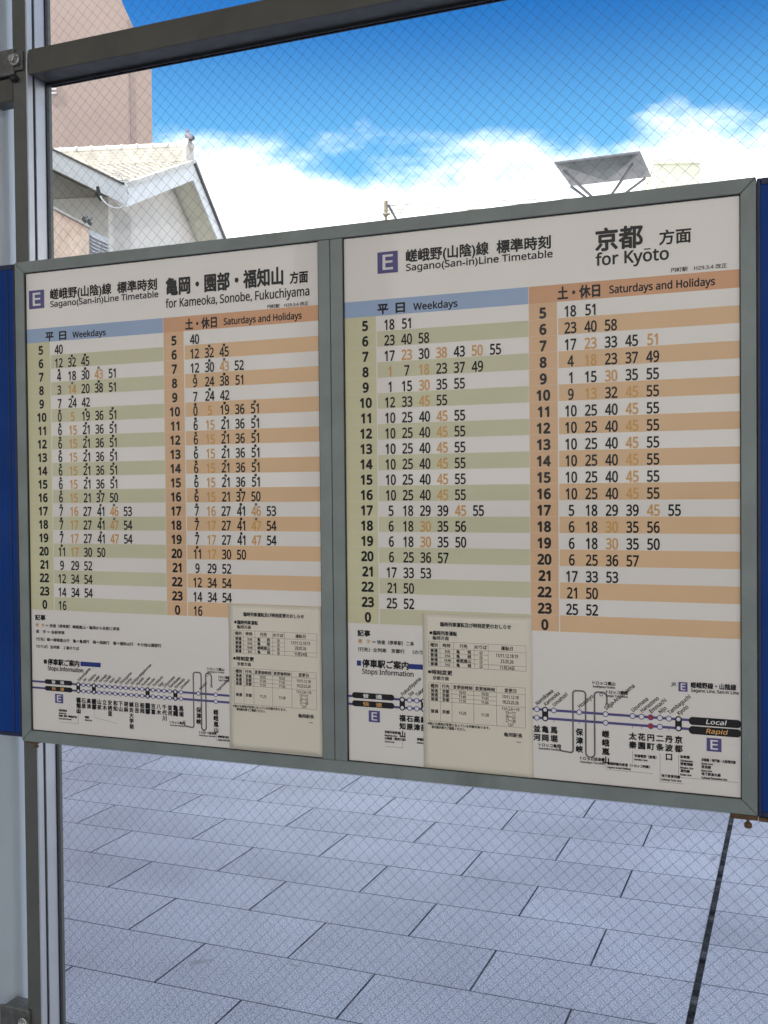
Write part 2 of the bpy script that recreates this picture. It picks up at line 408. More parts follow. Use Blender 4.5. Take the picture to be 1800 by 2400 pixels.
def wired_pane(x0, x1, z0, z1, label):
    t = thing('wired_glass_pane', ((x0 + x1) / 2, 1.971, z0), label, 'glass pane')
    m = MB(); m.box(x0, x1, 1.9682, 1.9742, z0, z1); m.build('glass_sheet', MT['glass'], t)
    w = MB(); D = .0273; r = .00026
    W, Hh = x1 - x0, z1 - z0
    for fam in (0, 1):
        yy = 1.9709 if fam == 0 else 1.9716
        k = -Hh
        n = int((W + Hh) / D) + 2
        for i in range(n):
            c = -Hh + i * D + (.004 if fam else 0)          # line u - v = c  (or u + v)
            u0 = max(0, c); u1 = min(W, c + Hh)
            if u1 - u0 < .003: continue
            pts = []
            for u in (u0, u1):
                v = u - c
                pts.append((x0 + u, yy, z0 + v) if fam == 0 else (x0 + u, yy, z1 - v))
            w.tube(pts, r, 4, cap=False)
    w.build('wire_mesh', MT['wire'], t, recalc=False)
    return t
wired_pane(-1.641, .032, .06, 2.4648, 'large wired glass pane with a diagonal mesh behind the timetable board')
wired_pane(-1.641, .032, 2.522, 3.35, 'wired glass pane above the dark crossbar')

# pale steel column at the left margin, tied to the post by two clamps
ct = thing('steel_column', (-1.85, 2.05, 0), 'pale grey steel column at the left edge beside the aluminium post', 'column')
m = MB()
pts = []
cx, cy, hx, hy, rr = -1.870, 1.998, .115, .042, .02
for (sx, sy, a0) in ((1, 1, 0), (-1, 1, 90), (-1, -1, 180), (1, -1, 270)):
    for k in range(6):
        a = R(a0 + 18 * k); pts.append((cx + sx * (hx - rr) + rr * math.cos(a), cy + sy * (hy - rr) + rr * math.sin(a), 0))
m.prism(pts, (0, 0, 4.2)); m.build('column_shaft', MT['column'], ct, bevel=.001)
m = MB(); m.box(cx - .15, cx + .15, cy - .08, cy + .08, 0, .014); m.build('base_plate', MT['column'], ct, bevel=.002)

def clamp(z, label, deep):
    t = thing('clamp_bracket', (-1.70, 1.93, z), label, 'bracket')
    m = MB(); m.box(-1.760, -1.672, 1.897, 1.9045, z - .030, z + .030); m.build('clamp_plate', MT['cast'], t, bevel=.003)
    m = MB(); m.box(-1.758, -1.684, 1.9046, 1.955, z - .026, z - .018); m.box(-1.758, -1.684, 1.9046, 1.955, z + .016, z + .024); m.box(-1.758, -1.75, 1.9046, 1.955, z - .018, z + .016)
    m.build('clamp_arm', MT['cast'], t, bevel=.002)
    m = MB()
    for rr_, y0, y1 in ((.0135, 1.889, 1.8968), (.0085, 1.879, 1.889)):
        n = 6 if rr_ < .01 else 16
        m.prism([(-1.657 - (.008 if not deep else .028) + rr_ * math.cos(2 * math.pi * i / n), y0, z + .0 + rr_ * math.sin(2 * math.pi * i / n)) for i in range(n)], (0, y1 - y0, 0))
    m.build('bolt_head', MT['chrome'], t, bevel=.0008)
    if not deep:
        m = MB(); m.box(-1.753, -1.684, 1.906, 1.95, z - .085, z - .032); m.build('lower_jaw', MT['beam'], t, bevel=.003)
        m = MB(); m.box(-1.672, -1.648, 1.8975, 1.9045, z - .022, z + .022); m.build('cheek_plate', MT['cast'], t, bevel=.002)
        m = MB(); m.tube([(-1.678, 1.897, z - .040), (-1.664, 1.897, z - .040)], .007, 10); m.build('clamp_pin', MT['gasket'], t)
    return t
clamp(2.498, 'dark cast clamp with a bolt at the left end of the crossbar', False)
clamp(.266, 'dark cast clamp with a bolt near the foot of the aluminium post', True)

# ------------------------------------------------------------------ display board
FX0, FX1, FZ0, FZ1, FW = -1.638, -.0667, .9437, 2.0243, .0253
FY0, FY1 = 1.85, 1.899
board = thing('timetable_board', (-.85, 1.875, FZ0), 'wide grey green framed board holding two railway timetable posters side by side', 'notice board')
e = .0004
def rail(pts, name='frame_rail'):
    m = MB(); m.prism([(x, FY0, z) for x, z in pts], (0, FY1 - FY0, 0)); return m.build(name, MT['frame'], board, bevel=.0012)
ix0, ix1, iz0, iz1 = FX0 + FW, FX1 - FW, FZ0 + FW, FZ1 - FW
rail([(FX0 + e, FZ1), (FX1 - e, FZ1), (ix1 - e, iz1), (ix0 + e, iz1)])
rail([(FX0 + e, FZ0), (ix0 + e, iz0), (ix1 - e, iz0), (FX1 - e, FZ0)])
rail([(FX0, FZ0 + e), (FX0, FZ1 - e), (ix0, iz1 - e), (ix0, iz0 + e)])
rail([(FX1, FZ0 + e), (ix1, iz0 + e), (ix1, iz1 - e), (FX1, FZ1 - e)])
rail([(-.8827, iz0 + e), (-.8827, iz1 - e), (-.8572, iz1 - e), (-.8572, iz0 + e)], 'mullion')
rail([(-.8560, iz0 + e), (-.8560, iz1 - e), (-.8300, iz1 - e), (-.8300, iz0 + e)], 'mullion')
m = MB(); m.box(-.8572, -.8560, FY0 + .004, FY1 - .01, iz0 + .001, iz1 - .001); m.build('mullion_gap', MT['gasket'], board)
m = MB(); m.box(FX0 + .004, FX1 - .004, FY1 - .03, FY1 - .004, FZ0 + .004, FZ1 - .004); m.build('backing_panel', MT['frame'], board)
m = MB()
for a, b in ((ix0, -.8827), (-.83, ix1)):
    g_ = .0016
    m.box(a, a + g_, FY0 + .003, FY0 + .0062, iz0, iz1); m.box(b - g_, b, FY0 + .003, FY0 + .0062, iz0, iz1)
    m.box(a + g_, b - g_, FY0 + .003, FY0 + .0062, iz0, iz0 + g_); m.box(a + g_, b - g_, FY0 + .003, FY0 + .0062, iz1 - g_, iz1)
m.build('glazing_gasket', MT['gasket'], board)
m = MB(); m.box(-1.630, -1.600, 1.853, 1.9045, .9378, .9428); m.build('support_bracket', MT['rust'], board, bevel=.001)
m = MB(); m.tube([(-1.608, 1.862, .9378), (-1.608, 1.862, .9300)], .0035, 10); m.tube([(-1.608, 1.862, .9320), (-1.608, 1.862, .9285)], .006, 6); m.build('bracket_bolt', MT['rust'], board)
m = MB(); m.box(-.1105, -.0665, 1.852, 1.9045, .9345, .9428); m.box(-.0655, .035, 1.852, 1.9045, .9335, .9402); m.build('support_bracket', MT['rust'], board, bevel=.001)
m = MB(); m.tube([(-.0825, 1.856, .9345), (-.0825, 1.856, .9285)], .0026, 10); m.tube([(-.0825, 1.856, .9300), (-.0825, 1.856, .9275), (-.0825, 1.856, .9215), (-.0825, 1.856, .9200)], [.004, .0064, .0064, .0045], 8); m.build('bracket_bolt', MT['rust'], board)

def blue_panel(x0, x1, label, z0):
    t = thing('blue_panel', ((x0 + x1) / 2, 1.87, z0), label, 'panel', None)
    m = MB(); m.box(x0, x1, 1.853, 1.895, z0, 2.0225); m.build('panel_sheet', MT['blue'], t, bevel=.003)
    e_ = .012
    m = MB(); m.box(x0 + .0005, x0 + .006, 1.8505, 1.8529, z0 + .001, 2.0215) if x0 > -1 else m.box(x1 - .006, x1 - .0005, 1.8505, 1.8529, z0 + .001, 2.0215)
    m.box(x0 + .007, x1 - .007, 1.8505, 1.8529, 2.0105, 2.0215); m.box(x0 + .007, x1 - .007, 1.8505, 1.8529, z0 + .001, z0 + .010)
    m.build('folded_edge', MT['blue_edge'], t, bevel=.0008)
    for k in range(1, 6):
        xk = (x0 + .05 * k) if x0 > -1 else (x1 - .022 - .05 * (k - 1))
        if x0 + .01 < xk < x1 - .01:
            m = MB(); m.box(xk - .0016, xk + .0016, 1.8515, 1.8529, z0 + .012, 2.009); m.build('pressed_rib', MT['blue_edge'], t, bevel=.0006)
    return t
blue_panel(-2.45, -1.6386, 'deep blue metal panel butting against the left end of the timetable board', .9512)
blue_panel(-.0660, .75, 'deep blue metal panel butting against the right end of the timetable board', .9410)

# ------------------------------------------------------------------ timetable posters
A, B = 158.0, 29.85                                   # first row top, row pitch (mm)
HOURS = ['5', '6', '7', '8', '9'] + [str(h) for h in range(10, 24)] + ['0']
def parse(rows):      # 'o' amber, "'" carries a destination mark
    return [r.split() for r in rows]
L_WK = parse(["40", "12 32' 45'", "4' 18 30' 43o' 51", "3 14o' 20 38' 51", "7 24' 42", "0' 5o 19' 36 51'"] + ["6' 15o 21' 36 51'"] * 5 +
             ["6' 15o 21 37' 50", "7' 16o 27 41' 46o' 53", "7' 17o 27 41' 47o' 54", "7' 17o 27 41' 47o 54", "11' 17o 30 50", "9 29 52", "12 34 54", "14 34 54", "16"])
L_HO = parse(["40", "12 32' 45'", "12 30' 43o' 52", "9' 24 38' 51", "7 24' 42", "0' 5o 19' 36 51'"] + ["6' 15o 21' 36 51'"] * 5 +
             ["6' 15o 21 37' 50", "7' 16o 27 41' 46o' 53", "7' 17o 27 41' 47o' 54", "7' 17o 27 41' 47o 54", "11' 17o 30 50", "9 29 52", "12 34 54", "14 34 54", "16"])
R_WK = parse(["18 51", "23 40 58", "17 23o 30 38o 43 50o 55", "1o 7 18o 23 37 49", "1 15 30o 35 55", "12 33 45o 55"] + ["10 25 40 45o 55"] * 6 +
             ["5 18 29 39 45o 55", "6 18 30o 35 56", "6 18 30o 35 50", "6 25 36 57", "17 33 53", "21 50", "25 52", ""])
R_HO = parse(["18 51", "23 40 58", "17 23o 33 45 51o", "4 18o 23 37 49", "1 15 30o 35 55", "9 13o 32 45o 55"] + ["10 25 40 45o 55"] * 6 +
             ["5 18 29 39 45o 55", "6 18 30o 35 56", "6 18 30o 35 50", "6 25 36 57", "17 33 53", "21 50", "25 52", ""])
NAMES = {'black': 'black_lettering', 'amber': 'amber_lettering', 'navy': 'navy_marking', 'violet': 'violet_marking', 'white': 'white_lettering',
         'redink': 'red_station_dot', 'greyink': 'grey_route_line', 'blueband': 'weekday_header_band', 'orangeband': 'holiday_header_band',
         'stripe_green': 'olive_row_stripe', 'hour_green': 'olive_hour_column', 'stripe_orange': 'orange_row_stripe', 'hour_orange': 'orange_hour_column'}
PY = 1.8566
def base_poster(left, width, label):
    t = thing('timetable_poster', (left + width / 2000, PY, .97), label, 'poster', 'railway timetable posters in the board')
    s = Sheet(left, 1.999, PY, t)
    m = MB(); nx, nz = 12, 16
    g_ = [[s.P(-3 + (width + 6) * i / nx, -3 + 1036 * j / nz, 0) for i in range(nx + 1)] for j in range(nz + 1)]
    m.add([p for r_ in g_ for p in r_], [(j * (nx + 1) + i, (j + 1) * (nx + 1) + i, (j + 1) * (nx + 1) + i + 1, j * (nx + 1) + i + 1) for j in range(nz) for i in range(nx)])
    m.build('printed_sheet', MT['sheet'], t, recalc=False)
    return t, s
def icon(s, u0, v0, w, h, lift=.0004, key='violet'):
    keep = s.ink; s.ink = {}
    s.rect(key, u0, u0 + w, v0, v0 + h, lift); s.text('white', 'E', u0 + w * .27, v0 + h * .83, h * .95, u1=u0 + w * .75, fat=.5 if w > 30 else .25, lift=lift + .0004)
    bd = s.ink[key].build('line_badge', MT[key], s.parent, recalc=False); s.ink['white'].build('badge_letter', MT['white'], bd, recalc=False)
    s.ink = keep
def table(s, W, um, uh, uh1, wk, ho, start_w, start_h, pit_w, pit_h, hour_w, hour_h):
    s.rect('blueband', 0, um - 1, 127, A); s.rect('orangeband', um, W, 127, A, .00031)
    s.rect('hour_green', 0, 70.5, A, A + 20 * B); s.rect('hour_orange', um, uh, A, A + 20 * B, .00031)
    for k in range(20):
        v0 = A + k * B
        if k % 2: s.rect('stripe_green', 73, um - 1, v0, v0 + B); s.rect('stripe_orange', uh1, W, v0, v0 + B, .00031)
        bl = v0 + B - 1.8
        for (rows, st, pit, hc, dv) in ((wk, start_w, pit_w, hour_w, 0), (ho, start_h, pit_h, hour_h, 1.5)):
            h = HOURS[k]
            s.text('black', h, hc, bl - 1.6 + (dv * .4), 24.6, xs=.93, bold=False, center=True, fat=.95)
            for i, tk in enumerate(rows[k]):
                amber = 'o' in tk; mark = "'" in tk; d = tk.replace('o', '').replace("'", '')
                uc = st + i * pit + 11.2
                s.text('amber' if amber else 'black', d, uc, bl, 26.6, xs=.74, center=True, fat=.5)
                if mark: s.text('black' if not amber else 'greyink', random.choice('園福胡'), uc - .3, bl - 21.0, 5.8, center=True, fat=.3)
    # thin paper-white rules between the hour rows
    for k in range(1, 20):
        s.rect('white', .5, 70, A + k * B - .18, A + k * B + .18, .00036); s.rect('white', um + .5, uh - .5, A + k * B - .18, A + k * B + .18, .00036)
def header(s, du, dv, um, W):
    icon(s, 75 + du, 36.3 + dv, 42.3, 41)
    s.text('black', '嵯峨野(山陰)線', 134.5 + du, 58.6 + dv, 25.5, u1=297 + du, fat=.55)
    s.text('black', '標準時刻', 313 + du, 58.6 + dv, 25.5, u1=413.4 + du, fat=.6)
    s.text('black', 'Sagano(San-in)Line Timetable', 134.3 + du, 76.8 + dv, 17.6, u1=417 + du, fat=.32)
def days(s, um, dv, a, b):
    s.text('black', '平', a, 153.2 + dv, 21.5, u1=a + 21, fat=.65); s.text('black', '日', a + 37.5, 153.2 + dv, 21.5, u1=a + 55.5, fat=.65)
    s.text('black', 'Weekdays', a + 73.4, 152.3 + dv, 17.6, u1=a + 161, fat=.4)
    s.text('black', '土・休日', b, 152.6 + dv, 24.5, u1=b + 75.3, fat=.65)
    s.text('black', 'Saturdays and Holidays', b + 92.4, 150.4 + dv, 18.2, u1=b + 270.5, fat=.38)
def tracks(s, v1, v2, u0, u1):
    s.line('violet', [(u0, v1), (u1, v1)], 4.6, .0004); s.line('violet', [(u0, v2), (u1, v2)], 4.6, .0004)
def stop(s, u, v1, v2, mode='o', r=4.2):
    if mode == 'X':
        s.rect('black', u - r - 1, u + r + 1, v1, v2, .00062)
        for v in (v1, v2): s.disc('black', u, v, r + 1.1, .00064); s.disc('white', u, v, r - 1.2, .0007)
    else:
        for v in ((v1, v2) if mode in 'or' else (v1,)):
            s.disc('violet', u, v, r + .7, .0006); s.disc('redink' if mode == 'r' else 'white', u, v, r - .8, .00066)
        if mode == 't':
            s.line('violet', [(u, v2 + 2), (u, v2 + 6)], .8)
def pill(s, u0, u1, v, h, t, amber=False, cap=True):
    s.rect('black', u0 + h * .3, u1 - h * .3, v - h / 2, v + h / 2, .0007)
    s.disc('black', u0 + h * .45, v, h / 2, .00072, 16); s.disc('black', u1 - h * .45, v, h / 2, .00072, 16)
    return t
def loop(s, pts, key='greyink', w=3.0): s.line(key, pts, w, .00048)
def arc(cx, cy, r, a0, a1, n=8): return [(cx + r * math.cos(R(a0 + (a1 - a0) * i / n)), cy + r * math.sin(R(a0 + (a1 - a0) * i / n))) for i in range(n + 1)]
def sagano_loops(s, a, b, c, d, top, bot, end, v1):
    loop(s, [(end, bot - 9)] + arc(end + 5, bot - 5.5, 4, 180, 90, 4) + [(a - 5, bot)] + arc(a - 5, bot - 5, 5, 90, 0) + [(a, top + 6)] + arc(a + 6, top + 6, 6, 180, 270) + [(b - 6, top)] + arc(b - 6, top + 6, 6, 270, 360) + [(b, bot - 2)] + arc((b + c) / 2, bot - 2, (c - b) / 2, 180, 0) + [(c, top + 6)] + arc(c + 6, top + 6, 6, 180, 270) + [(d - 6, top)] + arc(d - 6, top + 8, 8, 270, 360) + [(d + 2, v1 - 18)])
    for u, v in ((end, bot - 10), ((b + c) / 2, bot + 8), (d - 8, top + 4), (d + 2, v1 - 17)):
        s.disc('greyink', u, v, 3.2, .0006); s.disc('white', u, v, 1.9, .00066)

# --- left poster
LX = -1.6128
tl, sL = base_poster(LX, 730, 'left timetable poster headed for Kameoka, Sonobe, Fukuchiyama')
header(sL, -60, 5, 368, 730)
sL.text('black', '亀岡・園部・福知山', 376.5, 77.3, 39, u1=652.5, fat=.95)
sL.text('black', '方面', 668.8, 78.4, 25, u1=708, fat=.6)
sL.text('black', 'for Kameoka, Sonobe, Fukuchiyama', 375.5, 106.4, 24.5, u1=711, fat=.35)
sL.text('black', '円町駅　H29.3.4 改正', 617, 125.2, 8.2, u1=709, fat=.12)
table(sL, 730, 368.5, 417.8, 420.3, L_WK, L_HO, 84, 433.6, 35.4, 35.2, 46, 394.5)
days(sL, 368, 1.0, 60.0, 423.0)
sL.text('black', '記事', 18.5, 777.5, 13, u1=47, fat=.4)
sL.text('amber', '橙　字', 19.8, 792.6, 8, u1=43, fat=.15); sL.text('black', '＝ 快速（停車駅）嵯峨嵐山・亀岡から各駅に停車', 48, 793.0, 8.2, u1=246, fat=.15)
sL.text('black', '黒　字 ＝ 各駅停車', 20.5, 807.4, 8.2, u1=99, fat=.15)
sL.text('black', '（行先）嵯＝嵯峨嵐山行　亀＝亀岡行　胡＝胡麻行　福＝福知山行　その他は園部行', 20.5, 824.4, 8.2, u1=352.7, fat=.15)
sL.text('black', '（のりば）全列車　２番のりば', 20.5, 840.6, 8.2, u1=138, fat=.15)
sL.rect('black', 40.2, 49.2, 866.5, 875.7); sL.text('black', '停車駅ご案内', 51.7, 876.6, 14.6, u1=137.5, fat=.45)
sL.rect('navy', 141, 195, 866.0, 876.0); sL.text('black', 'Stops Information', 51.5, 890.0, 13, u1=148, fat=.22)
V1, V2 = 917.2, 931.4
tracks(sL, V1, V2, 0, 521)
pill(sL, 43, 118, 915.8, 10.6, ''); pill(sL, 43, 118, 930.8, 10.6, '')
sL.text('white', '普　通', 62, 918.6, 8, u1=96, fat=.15, lift=.0012); sL.text('amber', '快　速', 62, 933.6, 8, u1=96, fat=.15, lift=.0012)
icon(sL, 70, 941.8, 22.4, 20.4)
LST = ['福知山', '石原', '高津', '綾部', '山家', '立木', '安栖里', '和知', '下山', '胡麻', '鍼灸大学前', '日吉', '船岡', '園部', '吉富', '八木', '千代川', '並河', '亀岡', '馬堀']
LRO = ['Fukuchiyama', 'Isa', 'Takatsu', 'Ayabe', 'Yamaga', 'Tachiki', 'Aseri', 'Wachi', 'Shimoyama', 'Goma', 'Shinkyu-daigakumae', 'Hiyoshi', 'Funaoka', 'Sonobe', 'Yoshitomi', 'Yagi', 'Chiyokawa', 'Namikawa', 'Kameoka', 'Umahori']
for i, (jp, ro) in enumerate(zip(LST, LRO)):
    u = 134.2 + i * 14.0
    stop(sL, u, V1, V2, 'X' if i in (0, 3, 13, 18) else 'o')
    sL.vtext('black', jp, u, 946.2, 11.6, 12.0, .8 if jp in ('綾部', '園部', '福知山', '亀岡') else .32)
    sL.text('black', ro, u + 2, 910.5, 8.2, rot=R(42), xs=.86, fat=.12)
sagano_loops(sL, 431, 450, 461, 473, 873, 990, 407, V1)
for u, jp in ((443, '保津峡'), (485, '嵯峨嵐山')):
    stop(sL, u, V1, V2, 'o' if u > 450 else 't'); sL.vtext('black', jp, u, 948 if u > 450 else 946, 12, 12.4, .32)
    sL.text('black', 'Saga-Arashiyama' if u > 450 else 'Hozukyo', u + 5, 910, 7.4, rot=R(42), xs=.8, fat=.12)
for (u, v, a, b, w) in ((466, 866, 'トロッコ嵐山', 'Arashiyama Torokko', 40), (492, 882, 'トロッコ嵯峨', 'Saga Torokko', 26), (372, 985, 'トロッコ亀岡', 'Kameoka Torokko', 36), (444, 1001, 'トロッコ保津峡', 'Hozukyo Torokko', 42)):
    sL.text('black', a, u, v, 6.2, u1=u + w, fat=.15); sL.text('black', b, u, v + 5.5, 4.8, u1=u + w, fat=.1)
for (u, v, ls) in ((80, 980, ['京都丹後鉄道', 'Miyafuku Line', '山陰線（豊岡・城崎温泉方面）', 'San-in Line for Kinosaki']), (151, 990, ['舞鶴線', 'Maizuru Line']), (489, 1006, ['嵯峨野観光鉄道（のりかえ）', 'Sagano Scenic Railway'])):
    for i, q in enumerate(ls): sL.text('black', q, u, v + i * 6.0, 5.2 if i % 2 == 0 else 4.4, xs=.72, fat=.16)
sL.line('greyink', [(133, 985), (133, 1004), (84, 1004)], .5); sL.line('greyink', [(176, 974), (176, 987), (236, 996)], .5); sL.line('greyink', [(485, 1000), (485, 1013), (520, 1013)], .5)
sL.finish(NAMES)

# --- right poster
RX = -.830
tr_, sR = base_poster(RX, 738, 'right timetable poster headed for Kyoto')
header(sR, 0, 0, 373, 738)
sR.text('black', '京都', 495, 70.5, 42, u1=576, fat=1.0)
sR.text('black', '方面', 605, 71.6, 27, u1=657.6, fat=.55)
sR.text('black', 'for Kyoto', 494.9, 99.5, 29, u1=620.3, fat=.55)
gk = [glyphs(q, False, 3) for q in ('for Ky', 'for Kyo', 'for Kyoto')]; kk = (620.3 - 494.9) / (gk[2][3] - gk[2][2])
sR.rect('black', 494.9 + (gk[0][3] - gk[0][2]) * kk + 2.6, 494.9 + (gk[1][3] - gk[1][2]) * kk - 2.0, 77.4, 79.6, .0008)
sR.text('black', '円町駅　H29.3.4 改正', 624.6, 122.2, 8.4, u1=716.2, fat=.12)
table(sR, 738, 372.6, 424.4, 426.7, R_WK, R_HO, 87.5, 437.5, 35.1, 36.0, 48, 398.5)
days(sR, 372, 0, 75, 426.2)
sR.text('black', '記事', 25.7, 779.3, 13, u1=52.3, fat=.4)
sR.text('amber', '橙　字', 26.5, 793.6, 8.6, u1=52, fat=.15); sR.text('black', '＝ 快速（停車駅）二条', 57, 793.8, 8.6, u1=143.5, fat=.15)
sR.text('black', '（行先）全列車　京都行　（のりば）', 26.4, 809.6, 8.8, u1=175, fat=.15)
sR.rect('navy', 23.3, 32.3, 828.6, 838.8); sR.text('black', '停車駅ご案内', 35, 839.6, 16.5, u1=131.4, fat=.5)
sR.rect('navy', 132.3, 200, 829.6, 839.4); sR.text('black', 'Stops Information', 34.8, 853.8, 13.2, u1=141.7, fat=.22)
V1, V2 = 899.6, 915.2
tracks(sR, V1, V2, 0, 735)
pill(sR, 13, 101, 897.2, 11.6, ''); pill(sR, 13, 101, 913.2, 11.6, '')
sR.text('white', '普　通', 36, 900.4, 8.6, u1=76, fat=.2, lift=.0012); sR.text('amber', '快　速', 36, 916.4, 8.6, u1=76, fat=.2, lift=.0012)
pill(sR, 651.5, 737, 900.6, 14, ''); pill(sR, 651.5, 737, 916.6, 14, '')
sR.text('white', 'Local', 680, 904.0, 10.6, u1=712, fat=.2, lift=.0012, slant=.22); sR.text('amber', 'Rapid', 680, 920.0, 10.6, u1=714, fat=.2, lift=.0012, slant=.22)
icon(sR, 47.5, 925.3, 23.6, 22.5); icon(sR, 680.6, 928, 24.6, 23.2)
icon(sR, 634, 834.2, 15.2, 16.4)
sR.text('black', 'JR', 621.6, 841.5, 8, u1=630, fat=.15); sR.text('black', '嵯峨野線・山陰線', 655, 842.3, 11, u1=729.2, fat=.3); sR.text('black', 'Sagano Line, San-in Line', 655, 850, 7.6, u1=733.2, fat=.15)
RST = [(118.1, 'X', '福知山', 'Fukuchiyama'), (133.2, 'o', '石原', 'Isa'), (147.8, 'o', '高津', 'Takatsu'), (162.4, 'X', '綾部', 'Ayabe'), (382.5, 'o', '並河', 'Namikawa'), (398, 'X', '亀岡', 'Kameoka'), (414, 't', '馬堀', 'Umahori'), (460.5, 't', '保津峡', 'Hozukyo'),
       (507.7, 'o', '嵯峨嵐山', 'Saga-Arashiyama'), (555.2, 't', '太秦', 'Uzumasa'), (570.8, 't', '花園', 'Hanazono'), (586.5, 'r', '円町', 'Emmachi'), (602.2, 'o', '二条', 'Nijo'), (617.5, 't', '丹波口', 'Tambaguchi'), (633.8, 'X', '京都', 'Kyoto')]
for u, md, jp, ro in RST:
    stop(sR, u, V1, V2, md, 4.6)
    sR.vtext('black', jp, u, 929, 13.4, 15.6, .42)
    sR.text('black', ro, u + 1.5, 892.5, 9.6, rot=R(42), xs=.88, fat=.16)
sagano_loops(sR, 449, 472, 488, 508, 861, 974, 424, V1)
for (u, v, a, b, w) in ((485, 847, 'トロッコ嵐山', 'Arashiyama Torokko', 40), (509, 862, 'トロッコ嵯峨', 'Saga Torokko', 38), (386, 967, 'トロッコ亀岡', 'Kameoka Torokko', 40), (462, 985, 'トロッコ保津峡', 'Hozukyo Torokko', 44)):
    sR.text('black', a, u, v, 7.0, u1=u + w, fat=.18); sR.text('black', b, u, v + 6, 5.4, u1=u + w, fat=.12)
for (u, v, w, ls) in ((81, 967, 50, ['京都丹後鉄道', 'Miyafuku Line', '山陰線（豊岡方面）', 'San-in Line']), (148, 976, 22, ['舞鶴線', 'Maizuru Line']), (510.5, 990, 74, ['嵯峨野観光鉄道（トロッコ列車）', 'Sagano Scenic Railway']), (558, 972, 38, ['京福電鉄（嵐電）', 'Randen Line']),
                   (604.6, 1003, 38, ['地下鉄東西線', 'Subway Tozai Line']), (636.8, 967, 28, ['新幹線', 'Shinkansen', '琵琶湖線', 'Biwako Line', '湖西線', 'Kosei Line']), (672, 969, 56, ['京都線・神戸線・大阪環状線', 'Kyoto Line', '奈良線', 'Nara Line', '地下鉄烏丸線', 'Subway Karasuma Line'])):
    for i, q in enumerate(ls):
        gl = glyphs(q, False, 3); nat = (gl[3] - gl[2]) * 5.6
        sR.text('black', q, u, v + i * 6.1, 5.8 if i % 2 == 0 else 4.6, u1=u + min(w, nat * (.95 if i % 2 == 0 else .7)), fat=.17)
for pts in ([(118, 962), (118, 993), (82, 993)], [(507.7, 980), (507.7, 999), (590, 999)], [(555, 962), (555, 983)], [(602.2, 962), (602.2, 1012), (642, 1012)], [(633.8, 962), (633.8, 1001), (732, 1001)]): sR.line('greyink', pts, .5)
sR.finish(NAMES)

